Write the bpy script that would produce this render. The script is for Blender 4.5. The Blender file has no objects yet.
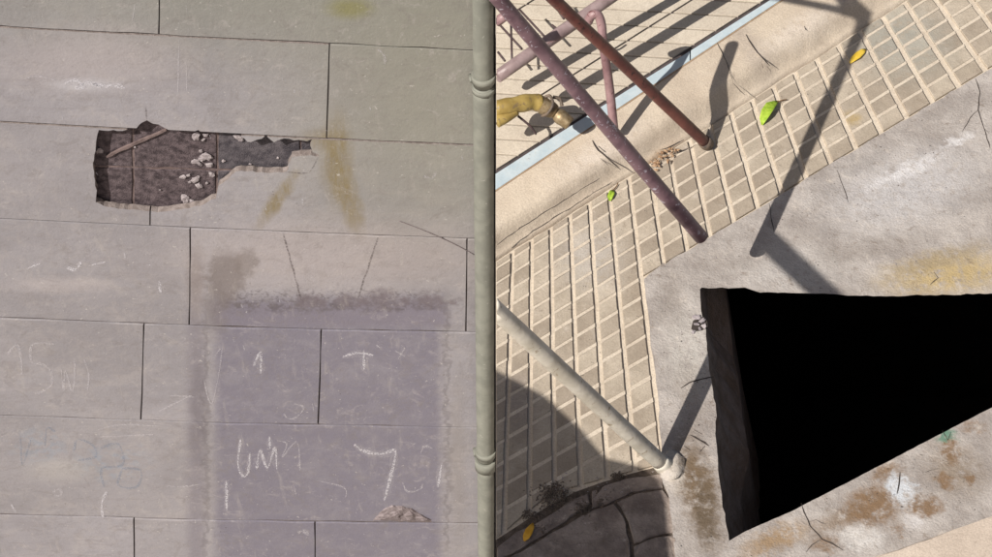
import bpy, bmesh, math, random
from mathutils import Vector, Matrix, noise
from mathutils.geometry import delaunay_2d_cdt, interpolate_bezier
random.seed(7)
SC = bpy.context.scene
COL = SC.collection
U = 0.0025                                   # metres per photo pixel at the view centre
PITCH = math.radians(50); DIST = 2333.0
FW = Vector((0, math.cos(PITCH), -math.sin(PITCH)))
RT = Vector((1, 0, 0)); UP = Vector((0, math.sin(PITCH), math.cos(PITCH)))
CAM = -FW * DIST                             # everything is in units U, scaled when meshes are made
YW = 415.0                                   # plane of the plastered wall
# ---------------------------------------------------------------- camera, sky, sun, exposure
cd = bpy.data.cameras.new('camera'); cam = bpy.data.objects.new('camera', cd); COL.objects.link(cam)
cam.location = CAM * U
cam.rotation_euler = (math.pi/2 - PITCH, 0, 0)
cd.sensor_width = 36; cd.lens = 36 * DIST / 992.0; cd.clip_start = 0.05; cd.clip_end = 500
SC.camera = cam
SUN = Vector((-.739, -.656, 1.0))            # towards the sun
world = bpy.data.worlds.new('World'); SC.world = world; world.use_nodes = True
wn = world.node_tree; wn.nodes.clear()
sky = wn.nodes.new('ShaderNodeTexSky'); sky.sky_type = 'NISHITA'; sky.sun_disc = False; sky.dust_density = 4.0; sky.ozone_density = .6
sky.sun_elevation = math.atan2(1, math.hypot(SUN.x, SUN.y)); sky.sun_rotation = math.atan2(SUN.x, SUN.y) % (2*math.pi)
bg = wn.nodes.new('ShaderNodeBackground'); bg.inputs[1].default_value = 0.05
wo = wn.nodes.new('ShaderNodeOutputWorld')
wn.links.new(sky.outputs[0], bg.inputs[0]); wn.links.new(bg.outputs[0], wo.inputs[0])
sl = bpy.data.lights.new('sun', 'SUN'); sl.energy = 5.0; sl.angle = math.radians(0.32); sl.color = (1.0, 0.94, 0.86)
so = bpy.data.objects.new('sun', sl); COL.objects.link(so)
so.rotation_euler = SUN.to_track_quat('Z', 'Y').to_euler()
SC.render.engine = 'CYCLES'
SC.view_settings.view_transform = 'Standard'; SC.view_settings.look = 'None'
SC.view_settings.exposure = 0.14; SC.view_settings.gamma = 1.0

# ---------------------------------------------------------------- pixel <-> place
def ray(x, y): return FW*DIST + RT*(x-496) + UP*(278.5-y)
def G(x, y, z=0.0):                          # point on the horizontal plane z
    d = ray(x, y); return CAM + d*((z-CAM.z)/d.z)
def W(x, y, d=0.0):                          # point on the wall, d in front (towards the viewer)
    r_ = ray(x, y); return CAM + r_*((YW-d-CAM.y)/r_.y)
def CST(x, y, h): return G(x, y) + SUN*h     # the point at height h whose shadow falls on ground point
def srgb(r, g, b):
    f = lambda c: (c/255/12.92) if c/255 <= .04045 else ((c/255+.055)/1.055)**2.4
    return (f(r), f(g), f(b), 1)

TAPER = FW.z/(Vector((0, YW, 0)) - CAM).dot(FW)/U
# ---------------------------------------------------------------- node helper
class NT:
    def __init__(s, name):
        s.m = bpy.data.materials.new(name); s.m.use_nodes = True; s.t = s.m.node_tree; s.t.nodes.clear()
        s.out = s.n('ShaderNodeOutputMaterial'); s.b = s.n('ShaderNodeBsdfPrincipled')
        s.l(s.b.outputs[0], s.out.inputs[0])
        s.b.inputs['Specular IOR Level'].default_value = .3
        s.pos = s.n('ShaderNodeNewGeometry').outputs['Position']
    def n(s, k, **kw):
        x = s.t.nodes.new(k)
        for a, v in kw.items(): setattr(x, a, v)
        return x
    def l(s, a, b): s.t.links.new(a, b)
    def put(s, sock, v):
        if hasattr(v, 'is_linked') or isinstance(v, bpy.types.NodeSocket): s.l(v, sock)
        else: sock.default_value = v
    def math(s, op, a, b=0.0, clamp=False):
        x = s.n('ShaderNodeMath', operation=op, use_clamp=clamp); s.put(x.inputs[0], a); s.put(x.inputs[1], b); return x.outputs[0]
    def noise(s, scale, detail=3, rough=.55, vec=None, dist=0.0, color=False):
        x = s.n('ShaderNodeTexNoise'); s.l(vec or s.pos, x.inputs['Vector'])
        x.inputs['Scale'].default_value = scale; x.inputs['Detail'].default_value = detail
        x.inputs['Roughness'].default_value = rough; x.inputs['Distortion'].default_value = dist
        return x.outputs['Color' if color else 'Fac']
    def ramp(s, f, lo, hi, a=0.0, b=1.0):
        x = s.n('ShaderNodeMapRange', interpolation_type='SMOOTHSTEP'); s.put(x.inputs[0], f)
        for i, v in enumerate((lo, hi, a, b)): x.inputs[i+1].default_value = v
        return x.outputs[0]
    def mix(s, f, a, b, mode='MIX'):
        x = s.n('ShaderNodeMix', data_type='RGBA', blend_type=mode)
        s.put(x.inputs[0], f); s.put(x.inputs[6], a); s.put(x.inputs[7], b); return x.outputs[2]
    def planar(s, wall, warp=.01, wscale=14):
        sp = s.n('ShaderNodeSeparateXYZ'); s.l(s.pos, sp.inputs[0])
        x_ = sp.outputs[0]
        if wall:                             # the painted patches are slightly tapered shapes
            k_ = s.math('ADD', s.math('MULTIPLY', sp.outputs[2], TAPER), 1.0); x_ = s.math('DIVIDE', x_, k_)
        cb = s.n('ShaderNodeCombineXYZ'); s.l(x_, cb.inputs[0]); s.l(sp.outputs[2 if wall else 1], cb.inputs[1])
        c = s.noise(wscale, 4, .6, color=True)
        v = s.n('ShaderNodeVectorMath', operation='SUBTRACT'); s.l(c, v.inputs[0]); v.inputs[1].default_value = (.5, .5, .5)
        w = s.n('ShaderNodeVectorMath', operation='SCALE'); s.l(v.outputs[0], w.inputs[0]); w.inputs['Scale'].default_value = warp
        a = s.n('ShaderNodeVectorMath', operation='ADD'); s.l(cb.outputs[0], a.inputs[0]); s.l(w.outputs[0], a.inputs[1])
        m = s.n('ShaderNodeVectorMath', operation='MULTIPLY'); s.l(a.outputs[0], m.inputs[0]); m.inputs[1].default_value = (1, 1, 0)
        return m.outputs[0]
    def stain(s, vec, wall, cx, cy, rx, ry, rot=0, soft=.4, box=False):
        """elliptic or boxed patch given in photo pixels, laid on the wall or the ground"""
        F = W if wall else G; k = 2 if wall else 1
        R = math.radians(rot)
        def T(p): return Vector((p.x/(1+TAPER*p.z*U), p.y, p.z)) if wall else p
        c = T(F(cx, cy))
        a = T(F(cx+math.cos(R)*rx, cy-math.sin(R)*rx)) - c; b = T(F(cx+math.sin(R)*ry, cy+math.cos(R)*ry)) - c
        a2 = Vector((a.x, a[k]))*U; b2 = Vector((b.x, b[k]))*U
        mp = s.n('ShaderNodeMapping', vector_type='TEXTURE'); s.l(vec, mp.inputs[0])
        mp.inputs['Location'].default_value = (c.x*U, c[k]*U, 0)
        mp.inputs['Rotation'].default_value = (0, 0, math.atan2(a2.y, a2.x))
        mp.inputs['Scale'].default_value = (a2.length, b2.length, 1)
        if box:
            sp = s.n('ShaderNodeSeparateXYZ'); s.l(mp.outputs[0], sp.inputs[0])
            ax = s.math('ABSOLUTE', sp.outputs[0]); ay = s.math('ABSOLUTE', sp.outputs[1])
            L = s.math('MAXIMUM', s.ramp(ax, 1-soft*min(1, 30/rx), 1.0), s.ramp(ay, 1-soft*min(1, 30/ry), 1.0))
            return s.math('SUBTRACT', 1.0, L)
        ln = s.n('ShaderNodeVectorMath', operation='LENGTH'); s.l(mp.outputs[0], ln.inputs[0])
        return s.ramp(ln.outputs['Value'], 1-soft, 1+soft*.4, 1.0, 0.0)
    def bump(s, h, dist, strength=1.0):
        x = s.n('ShaderNodeBump'); s.l(h, x.inputs['Height']); x.inputs['Distance'].default_value = dist
        x.inputs['Strength'].default_value = strength; s.l(x.outputs[0], s.b.inputs['Normal'])
    def done(s, col, rough=.85):
        s.put(s.b.inputs['Base Color'], col); s.put(s.b.inputs['Roughness'], rough); return s.m

def plain(name, c1, c2, scale=20, rough=.8, bump=.0006, metal=0, spec=.3, detail=5):
    t = NT(name); c = t.mix(t.ramp(t.noise(scale, detail, .6), .3, .7), c1, c2)
    t.bump(t.noise(scale*6, 4), bump); t.b.inputs['Metallic'].default_value = metal
    t.b.inputs['Specular IOR Level'].default_value = spec
    return t.done(c, rough)
def L(r, g, b): return (r, g, b, 1)

# wall plaster -------------------------------------------------------------
def wall_material():
    t = NT('wall_plaster')
    v = t.planar(True, .05, 9); vf = t.planar(True, .012, 60)
    c = t.mix(t.ramp(t.noise(2.2, 4), .35, .65), L(.262, .252, .278), L(.322, .310, .340))
    c = t.mix(t.ramp(t.n('ShaderNodeObjectInfo').outputs['Random'], 0, 1, 0, .28), c, L(.225, .21, .215))
    c = t.mix(t.math('MULTIPLY', t.ramp(t.noise(9, 5, .7, dist=1), .45, .7), .35), c, L(.39, .36, .355))
    # streaky grime dragged sideways
    mp = t.n('ShaderNodeMapping'); t.l(t.pos, mp.inputs[0]); mp.inputs['Scale'].default_value = (1, 1, 4)
    c = t.mix(t.math('MULTIPLY', t.ramp(t.noise(7, 5, .7, vec=mp.outputs[0]), .48, .70), .45), c, L(.24, .222, .235))
    def st(c, col, k, *a, vec=v, **kw):
        return t.mix(t.math('MULTIPLY', t.stain(vec, True, *a, **kw), k), c, col)
    c = st(c, L(.235, .24, .205), .7, 300, -15, 420, 85, soft=.9)                 # camera's greenish cast towards top and right, put into the plaster colour
    c = st(c, L(.235, .235, .19), .75, 450, 100, 200, 170, soft=.9)
    c = st(c, L(.40, .36, .37), .5, 90, 60, 110, 35, soft=.8)
    c = st(c, L(.38, .335, .335), .5, 340, 255, 200, 40, soft=.8)
    # ochre rust runs by the hole
    O = L(.195, .15, .06)
    ms = t.n('ShaderNodeMapping'); t.l(t.pos, ms.inputs[0]); ms.inputs['Scale'].default_value = (5, 1, .8)
    streak = t.ramp(t.noise(11, 6, .75, vec=ms.outputs[0], dist=.4), .3, .62, .35, .85)
    def ost(c, k, *a, **kw): return t.mix(t.math('MULTIPLY', t.math('MULTIPLY', t.stain(vo, True, *a, **kw), k), streak), c, O)
    vo = t.planar(True, .03, 22)
    c = ost(c, 1.0, 337, 160, 17, 46, rot=0, soft=.8)
    c = ost(c, 1.0, 349, 200, 13, 36, rot=6, soft=.8)
    c = ost(c, .6, 322, 140, 28, 12, soft=.8)
    c = ost(c, 1.0, 277, 200, 8.5, 33, rot=-14, soft=.7)
    c = st(c, L(.20, .19, .05), .7, 350, 8, 26, 12, vec=vf, soft=.8)
    # lilac painted-over panel and its ragged damp border
    Lm = L(.165, .155, .203)
    vr = t.planar(True, .03, 45); vd = t.planar(True, .085, 22)
    pan = t.stain(vr, True, 328, 445, 120, 134, box=True, soft=.5)
    c = t.mix(t.math('MULTIPLY', pan, t.ramp(t.noise(11, 5, .7, dist=.5), .3, .6, .62, .9)), c, Lm)
    c = st(c, L(.18, .165, .21), .8, 330, 314, 126, 15, vec=vf, box=True, soft=.5)
    c = st(c, L(.18, .165, .20), .6, 196, 450, 15, 130, vec=vf, box=True, soft=.9)
    D = L(.095, .082, .095)
    rag = t.ramp(t.noise(30, 5, .75), .42, .58)
    band = t.math('MULTIPLY', t.stain(vd, True, 330, 306, 124, 8, box=True, soft=.8), rag)
    c = t.mix(t.math('MULTIPLY', band, .75), c, D)
    c = t.mix(t.math('MULTIPLY', t.math('MULTIPLY', t.stain(vd, True, 330, 297, 122, 13, box=True, soft=.9), t.ramp(t.noise(55, 4, .7), .48, .6)), .6), c, D)
    for x, r_ in ((304, 8), (318, 7), (345, 9), (362, 7), (383, 13), (405, 6), (440, 6), (425, 10), (455, 5)):
        c = st(c, L(.135, .112, .13), .8, x, 304 - r_*.4, r_*1.2, r_*.9, vec=vd, soft=.8)
    c = st(c, D, .4, 447, 430, 5, 130, vec=vd, soft=1.0, box=True)
    c = st(c, D, .35, 206, 440, 5, 128, vec=vd, soft=1.0, box=True)
    c = st(c, D, .35, 199, 410, 11, 60, vec=v, soft=.7)
    c = st(c, L(.155, .13, .125), .7, 226, 278, 21, 28, vec=vd, soft=.5)
    c = st(c, L(.16, .135, .125), .55, 245, 262, 14, 16, vec=vd, soft=.5)
    c = st(c, L(.17, .148, .15), .55, 216, 305, 13, 30, vec=vd, soft=.6)
    c = st(c, L(.20, .16, .15), .5, 196, 283, 10, 42, vec=vf, soft=.8)
    c = st(c, L(.24, .22, .215), .5, 458, 465, 9, 90, vec=v, soft=.8)
    # faint blue spray
    b = t.math('MULTIPLY', t.math('MAXIMUM', t.stain(v, True, 112, 462, 42, 24, soft=.9), t.stain(v, True, 40, 445, 34, 20, soft=.9)), t.ramp(t.noise(24, 3), .45, .6))
    c = t.mix(t.math('MULTIPLY', b, .55), c, L(.26, .30, .37))
    c = st(c, L(.50, .50, .54), .5, 84, 85, 42, 7, vec=vf, soft=.8)
    c = st(c, L(.46, .42, .43), .45, 60, 285, 60, 9, vec=vf, soft=.8)
    c = st(c, L(.46, .44, .42), .35, 60, 470, 40, 14, vec=vf, soft=.8)
    # blotches, rubbed and grimy, at hand size
    c = t.mix(t.math('MULTIPLY', t.ramp(t.noise(13, 6, .75, dist=1.2), .52, .66), .30), c, L(.185, .165, .16))
    c = t.mix(t.math('MULTIPLY', t.ramp(t.noise(17, 6, .75, dist=.8), .55, .68), .28), c, L(.44, .41, .41))
    c = t.mix(t.math('MULTIPLY', t.ramp(t.noise(36, 5, .8), .5, .7), .22), c, L(.17, .15, .145))
    # soft vertical wipe marks and speckle
    mp = t.n('ShaderNodeMapping'); t.l(t.pos, mp.inputs[0]); mp.inputs['Scale'].default_value = (6, 6, 1)
    c = t.mix(t.math('MULTIPLY', t.ramp(t.noise(6, 5, .65, vec=mp.outputs[0]), .58, .75), .22), c, L(.45, .42, .40))
    c = t.mix(t.math('MULTIPLY', t.ramp(t.noise(70, 2), .70, .78), .5), c, L(.56, .54, .52))
    c = t.mix(t.math('MULTIPLY', t.ramp(t.noise(48, 3), .70, .76), .45), c, L(.15, .13, .12))
    c = t.mix(t.math('MULTIPLY', t.ramp(t.noise(240, 3), .3, .7), .16), c, L(.25, .23, .22))
    h = t.math('ADD', t.noise(5, 3), t.math('MULTIPLY', t.noise(120, 4), .22))
    t.bump(h, .0045)
    return t.done(c, .9)

def ground_mat(name, c1, c2, stains=(), scale=8, warp=.03, wscale=30, speck=.5, bump=.003, dark=L(.16, .12, .09), light=L(.62, .56, .5), rnd=0):
    t = NT(name); v = t.planar(False, warp, wscale)
    c = t.mix(t.ramp(t.noise(scale, 5, .65), .32, .68), c1, c2)
    if rnd:
        oi = t.n('ShaderNodeObjectInfo').outputs['Random']
        c = t.mix(t.ramp(oi, 0, 1, 0, rnd), c, dark)
    for col, k, a, kw in stains:
        m = t.stain(v, False, *a, **kw)
        c = t.mix(t.math('MULTIPLY', t.math('MULTIPLY', m, k), t.ramp(t.noise(40, 4, .7), .25, .55)), c, col)
    c = t.mix(t.math('MULTIPLY', t.ramp(t.noise(scale*3.3, 6, .75, dist=.6), .55, .72), speck*.7), c, dark)
    c = t.mix(t.math('MULTIPLY', t.ramp(t.noise(scale*2.1, 6, .75, dist=.4), .56, .72), speck*.6), c, light)
    c = t.mix(t.math('MULTIPLY', t.ramp(t.noise(260, 3), .35, .7), .25), c, dark)
    c = t.mix(t.math('MULTIPLY', t.ramp(t.noise(95, 2), .72, .77), speck), c, L(.07, .055, .05))
    h = t.math('ADD', t.noise(scale*2, 5, .6), t.math('MULTIPLY', t.noise(170, 4, .65), .35))
    t.bump(h, bump)
    return t.done(c, .88)

BR = L(.20, .125, .07); WH = L(.66, .65, .66); GR = L(.10, .22, .16)
M = {}
M['wall'] = wall_material()
M['joint'] = plain('wall_joint', L(.075, .062, .062), L(.14, .12, .12), 30)
M['masonry'] = plain('dark_masonry', L(.04, .03, .035), L(.15, .118, .128), 45, bump=.004, detail=9)
M['masonry_shaded'] = plain('greyish_shaded_masonry', L(.05, .045, .055), L(.125, .112, .125), 40, bump=.004, detail=9)  # right part of the hole, shadow darkening put into the colour
M['mortar'] = plain('grey_mortar', L(.11, .08, .078), L(.20, .15, .145), 40, bump=.002)
M['chip'] = plain('plaster_chip', L(.26, .225, .24), L(.42, .38, .39), 70, bump=.003)
M['edge'] = plain('broken_plaster_edge', L(.17, .14, .13), L(.30, .26, .25), 50, bump=.003)
def chalk(name, col, cover):
    t = NT(name); t.b.inputs['Base Color'].default_value = col; t.b.inputs['Roughness'].default_value = .9
    tr = t.n('ShaderNodeBsdfTransparent'); mx = t.n('ShaderNodeMixShader')
    t.l(t.math('MULTIPLY', t.ramp(t.noise(160, 4, .7), .36, .62), cover), mx.inputs[0])
    t.l(tr.outputs[0], mx.inputs[1]); t.l(t.b.outputs[0], mx.inputs[2]); t.l(mx.outputs[0], t.out.inputs[0]); return t.m
M['chalk'] = chalk('white_chalk', L(.72, .71, .77), .6)
M['faint_chalk'] = chalk('faint_chalk', L(.64, .62, .66), .42)
M['blue_chalk'] = chalk('faint_blue_spray', L(.22, .30, .42), .3)
M['smear'] = chalk('rubbed_chalk', L(.6, .58, .62), .2)
M['pencil'] = chalk('dark_scratch', L(.13, .11, .11), .6)
M['crack'] = plain('crack_dark', L(.03, .024, .022), L(.06, .048, .042), 60)
M['pad'] = ground_mat('tile_pad', L(.40, .345, .275), L(.51, .445, .36), (
    (L(.42, .30, .12), .8, (852, 118, 11, 8), dict(soft=.8)),
    (L(.30, .33, .31), .5, (900, 40, 60, 45), dict(soft=.8)),
    (L(.22, .19, .18), .6, (520, 405, 20, 40), dict(soft=.8)),
    (L(.5, .48, .46), .5, (590, 255, 40, 40), dict(soft=.9)),
    (L(.26, .21, .16), .6, (640, 300, 16, 30), dict(soft=.9)),
    (L(.28, .23, .18), .5, (730, 190, 50, 14), dict(rot=30, soft=.9)),
    (L(.27, .22, .17), .5, (620, 420, 40, 40), dict(soft=.9)),
    (L(.28, .24, .19), .5, (820, 130, 40, 12), dict(rot=30, soft=.9)),
    ), scale=11, speck=.65, rnd=.42, bump=.003)
M['grout'] = ground_mat('tile_grout', L(.55, .475, .385), L(.64, .565, .465), scale=14, speck=.55, bump=.002)
M['kerb'] = ground_mat('kerb_concrete', L(.50, .42, .335), L(.62, .535, .43), (
    (L(.30, .20, .12), .9, (664, 158, 26, 9), dict(rot=30, soft=.8)),
    (L(.30, .25, .22), .5, (745, 55, 16, 50), dict(rot=20, soft=.8)),
    (L(.40, .32, .25), .6, (560, 225, 110, 8), dict(rot=32, soft=.9)),
    (L(.68, .61, .54), .6, (600, 165, 60, 14), dict(rot=32, soft=.9)),
    (L(.68, .61, .54), .6, (800, 40, 60, 12), dict(rot=32, soft=.9)),
    ), scale=5, speck=.35, bump=.004)
M['kerb_low'] = ground_mat('kerb_bottom_concrete', L(.50, .42, .35), L(.60, .51, .43), scale=6, speck=.4)
M['rim'] = ground_mat('pit_rim_concrete', L(.30, .27, .252), L(.455, .42, .395), (
    (L(.52, .51, .52), .75, (905, 190, 90, 42), dict(rot=20, soft=.9)),
    (WH, .9, (905, 172, 45, 7), dict(rot=25, soft=.9)),
    (WH, .8, (958, 141, 20, 5), dict(rot=25, soft=.9)),
    (L(.52, .50, .48), .7, (790, 270, 60, 25), dict(soft=.9)),
    (L(.56, .54, .50), .6, (690, 350, 30, 60), dict(soft=.9)),
    (L(.46, .35, .17), .9, (950, 275, 75, 24), dict(rot=8, soft=.8)),
    (L(.30, .24, .15), .7, (935, 262, 60, 10), dict(rot=20, soft=.9)),
    (L(.15, .105, .065), 1.0, (698, 490, 22, 66), dict(rot=6, soft=.7)),
    (L(.10, .075, .05), .8, (706, 515, 14, 40), dict(soft=.7)),
    (L(.55, .50, .44), .8, (672, 470, 12, 26), dict(soft=.7)),
    (L(.22, .16, .11), .8, (850, 515, 60, 12), dict(rot=27, soft=.8)),
    (L(.2, .15, .10), .7, (955, 470, 30, 34), dict(rot=20, soft=.9)),
    (BR, .95, (872, 508, 30, 24), dict(rot=30, soft=.5)),
    (BR, .95, (925, 508, 20, 12), dict(soft=.5)),
    (BR, .95, (950, 452, 9, 16), dict(soft=.5)),
    (BR, .9, (944, 482, 9, 10), dict(soft=.5)),
    (BR, .9, (970, 480, 6, 7), dict(soft=.5)),
    (BR, .85, (885, 475, 18, 10), dict(rot=20, soft=.6)),
    (BR, .8, (972, 428, 12, 8), dict(soft=.6)),
    (L(.30, .20, .11), .85, (775, 540, 40, 14), dict(rot=25, soft=.7)),
    (BR, .8, (825, 545, 16, 8), dict(soft=.6)),
    (BR, .8, (899, 530, 7, 7), dict(soft=.5)),
    (GR, .9, (946, 438, 13, 7), dict(rot=20, soft=.6)),
    (L(.55, .58, .62), .95, (901, 490, 17, 17), dict(soft=.4)),
    (L(.58, .56, .54), .85, (862, 540, 24, 14), dict(soft=.6)),
    (L(.60, .58, .58), .7, (915, 522, 12, 10), dict(soft=.6)),
    (L(.22, .19, .17), .5, (672, 300, 16, 40), dict(soft=.9)),
    (L(.24, .21, .19), .5, (735, 262, 50, 14), dict(soft=.9)),
    (L(.25, .22, .20), .5, (870, 250, 70, 12), dict(rot=15, soft=.9)),
    (L(.24, .20, .17), .5, (690, 400, 18, 40), dict(soft=.9)),
    (L(.26, .24, .23), .6, (860, 165, 30, 14), dict(rot=25, soft=.9)),
    ), scale=9, warp=.06, wscale=45, speck=.95, bump=.006)
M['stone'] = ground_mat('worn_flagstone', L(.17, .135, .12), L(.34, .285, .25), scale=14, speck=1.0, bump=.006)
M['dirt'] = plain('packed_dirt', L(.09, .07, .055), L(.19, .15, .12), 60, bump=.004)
M['slab'] = ground_mat('pale_slab', L(.54, .475, .39), L(.64, .575, .48), scale=7, speck=.25, rnd=.12, bump=.002)
M['slab_joint'] = plain('slab_joint', L(.05, .042, .045), L(.10, .08, .08), 40)
M['blue'] = ground_mat('pale_blue_paint', L(.40, .50, .56), L(.50, .58, .62), scale=20, speck=.6, bump=.001, dark=L(.45, .42, .38), light=L(.66, .68, .68))
M['rust_line'] = plain('rusty_edge', L(.30, .20, .13), L(.40, .30, .2), 40)
M['cavity'] = plain('pit_shade', L(.012, .010, .012), L(.020, .017, .018), 12)  # near-black colour stands in for the shade inside the pit
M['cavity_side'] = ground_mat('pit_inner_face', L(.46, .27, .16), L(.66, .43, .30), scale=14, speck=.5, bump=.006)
M['far'] = plain('dusty_ground', L(.36, .31, .26), L(.44, .38, .32), 1.5, bump=.01)
M['yard'] = plain('yard_concrete', L(.30, .27, .24), L(.38, .34, .30), 2, bump=.01)
M['render'] = plain('retaining_render', L(.33, .30, .28), L(.40, .37, .34), 4, bump=.004)
def paint(name, c1, c2, chips, rough=.42, amount=.64, bump=.0012):
    t = NT(name); c = t.mix(t.ramp(t.noise(18, 4), .35, .65), c1, c2)
    c = t.mix(t.ramp(t.noise(55, 5, .7, dist=.5), amount, amount+.05), c, chips)
    t.bump(t.noise(70, 4), bump); t.b.inputs['Specular IOR Level'].default_value = .4
    return t.done(c, rough)
M['purple'] = paint('worn_purple_paint', L(.125, .072, .092), L(.225, .14, .165), L(.50, .46, .54), amount=.59)
M['red'] = paint('brown_red_paint', L(.105, .032, .030), L(.175, .06, .05), L(.04, .018, .018), amount=.58)
M['pinkgrey'] = paint('faded_pink_grey_paint', L(.22, .16, .16), L(.34, .26, .26), L(.20, .08, .075), amount=.64)
M['mauve'] = paint('mauve_paint', L(.20, .115, .125), L(.31, .20, .205), L(.12, .045, .045), amount=.6)
M['white'] = paint('worn_cream_paint', L(.54, .50, .42), L(.70, .66, .58), L(.36, .29, .20), amount=.60)
M['wire'] = plain('dark_wire', L(.05, .035, .04), L(.09, .06, .06), 60, rough=.5)
M['hose'] = paint('yellow_hose', L(.26, .18, .05), L(.42, .31, .10), L(.22, .16, .08), amount=.56, rough=.5)
M['brass'] = plain('dull_brass', L(.20, .14, .07), L(.38, .30, .19), 60, rough=.5, metal=.6)
M['darkmetal'] = plain('dark_fitting', L(.06, .05, .045), L(.16, .12, .09), 60, rough=.5)
M['pipe'] = paint('green_grey_pipe_paint', L(.18, .185, .162), L(.225, .23, .20), L(.33, .33, .30), rough=.7, amount=.64)
M['leaf_green'] = plain('green_leaf', L(.20, .34, .02), L(.38, .52, .06), 90, rough=.6)
M['leaf_yellow'] = plain('yellow_leaf', L(.62, .42, .04), L(.72, .52, .08), 50, rough=.5)
M['leaf_orange'] = plain('orange_leaf', L(.60, .30, .02), L(.70, .40, .05), 50, rough=.5)
M['leaf_brown'] = plain('brown_leaf', L(.10, .05, .025), L(.20, .11, .05), 50)
M['caster_sheet'] = plain('caster_sheet_cloth', L(.45, .40, .32), L(.52, .47, .38), 30)  # cloth of the added, unseen shade caster

# ---------------------------------------------------------------- mesh helpers
def link(name, me, mat=None, parent=None, smooth=False, **props):
    if mat is not None and not me.materials: me.materials.append(mat)
    o = bpy.data.objects.new(name, me); COL.objects.link(o)
    if parent is not None: o.parent = parent
    if smooth:
        for p in me.polygons: p.use_smooth = True
    for k, v in props.items(): o[k] = v
    return o
def thing(name, label, cat, group=None, loc=(0, 0, 0)):
    o = bpy.data.objects.new(name, None); COL.objects.link(o); o.empty_display_size = .1
    o['label'] = label; o['category'] = cat
    if group: o['group'] = group
    return o
def area2(pts): return sum(a[0]*b[1]-b[0]*a[1] for a, b in zip(pts, pts[1:]+pts[:1]))
def slab(name, top, depth, down, mat, parent=None, bevel=0.0, sub=None, amp=0, **props):
    """prism: top = world points (units U) of one flat face; down = unit vector into the body"""
    bm = bmesh.new()
    vs = [bm.verts.new(p) for p in top]; f = bm.faces.new(vs)
    f.normal_update()
    if f.normal.dot(down) > 0: f.normal_flip()
    r_ = bmesh.ops.extrude_face_region(bm, geom=[f])
    nv = [v for v in r_['geom'] if isinstance(v, bmesh.types.BMVert)]
    nf = [g for g in r_['geom'] if isinstance(g, bmesh.types.BMFace)][0]
    # extruded copy becomes the top, the original stays behind as bottom
    for v in f.verts: pass
    for v in vs: v.co += down*depth
    if f.is_valid:
        f.normal_flip()
    if bevel:
        bmesh.ops.bevel(bm, geom=list(nf.edges), offset=bevel, segments=1, affect='EDGES', clamp_overlap=True)
    for v in bm.verts: v.co *= U
    bmesh.ops.recalc_face_normals(bm, faces=bm.faces)
    me = bpy.data.meshes.new(name); bm.to_mesh(me); bm.free()
    return link(name, me, mat, parent, **props)
DN = Vector((0, 0, -1)); BK = Vector((0, 1, 0))
def rough_line(pts, step, amp, closed=True, seed=0):
    """break a px outline into short pieces with small irregular offsets"""
    out = []; n = len(pts); rn = random.Random(seed)
    for i in range(n if closed else n-1):
        a, b = pts[i], pts[(i+1) % n]; dx, dy = b[0]-a[0], b[1]-a[1]; l = math.hypot(dx, dy)
        k = max(1, int(l/step)) if l < 600 else 1
        for j in range(k):
            q = j/k + (rn.uniform(-.25, .25)/k if j else 0); o = rn.uniform(-amp, amp) if (j or amp > .8) else rn.uniform(-amp, amp)*.4
            out.append((a[0]+dx*q - dy/l*o, a[1]+dy*q + dx/l*o))
    if not closed: out.append(pts[-1])
    return out
def cdt_mesh(name, outer, hole, lift, mat, skirt=0, skirtv=DN, parent=None, outer_only=False, **props):
    """flat sheet with a hole, outlines as 2D lists; lift maps 2D -> world units"""
    v = [Vector(p) for p in outer+hole]; n = len(outer); m = len(hole)
    e = [(i, (i+1) % n) for i in range(n)] + [(n+i, n+(i+1) % m) for i in range(m)]
    r_ = delaunay_2d_cdt(v, e, [], 0, 1e-4)
    V, F = r_[0], r_[2]
    def inside(p, poly):
        c = False
        for (x1, y1), (x2, y2) in zip(poly, poly[1:]+poly[:1]):
            if (y1 > p[1]) != (y2 > p[1]) and p[0] < (x2-x1)*(p[1]-y1)/(y2-y1)+x1: c = not c
        return c
    F = [f for f in F if inside(sum((V[i] for i in f), Vector((0, 0)))/3, outer) and not inside(sum((V[i] for i in f), Vector((0, 0)))/3, hole)]
    bm = bmesh.new(); bv = [bm.verts.new(lift(p)) for p in V]
    for f in F: bm.faces.new([bv[i] for i in f])
    bmesh.ops.delete(bm, geom=[q for q in bm.verts if not q.link_faces], context='VERTS')
    bmesh.ops.recalc_face_normals(bm, faces=bm.faces)
    if sum((f.normal for f in bm.faces), Vector()).dot(skirtv) > 0: bmesh.ops.reverse_faces(bm, faces=bm.faces)
    if skirt:
        hs_ = {(round(p[0], 2), round(p[1], 2)) for p in hole} if outer_only else set()
        lv = {q for q in bm.verts if (round(q.co.x, 2), round(q.co.y, 2)) in hs_}
        be = [q for q in bm.edges if q.is_boundary and not (q.verts[0] in lv and q.verts[1] in lv)]
        ex = bmesh.ops.extrude_edge_only(bm, edges=be)
        for q in ex['geom']:
            if isinstance(q, bmesh.types.BMVert): q.co += skirtv*skirt
    for q in bm.verts: q.co *= U
    me = bpy.data.meshes.new(name); bm.to_mesh(me); bm.free()
    return link(name, me, mat, parent, **props)
def box(name, lo, hi, mat, parent=None, **props):
    bm = bmesh.new(); bmesh.ops.create_cube(bm, size=1)
    for v in bm.verts: v.co = Vector([(lo[i]+hi[i])/2 + v.co[i]*(hi[i]-lo[i]) for i in range(3)])*U
    me = bpy.data.meshes.new(name); bm.to_mesh(me); bm.free()
    return link(name, me, mat, parent, **props)
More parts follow.
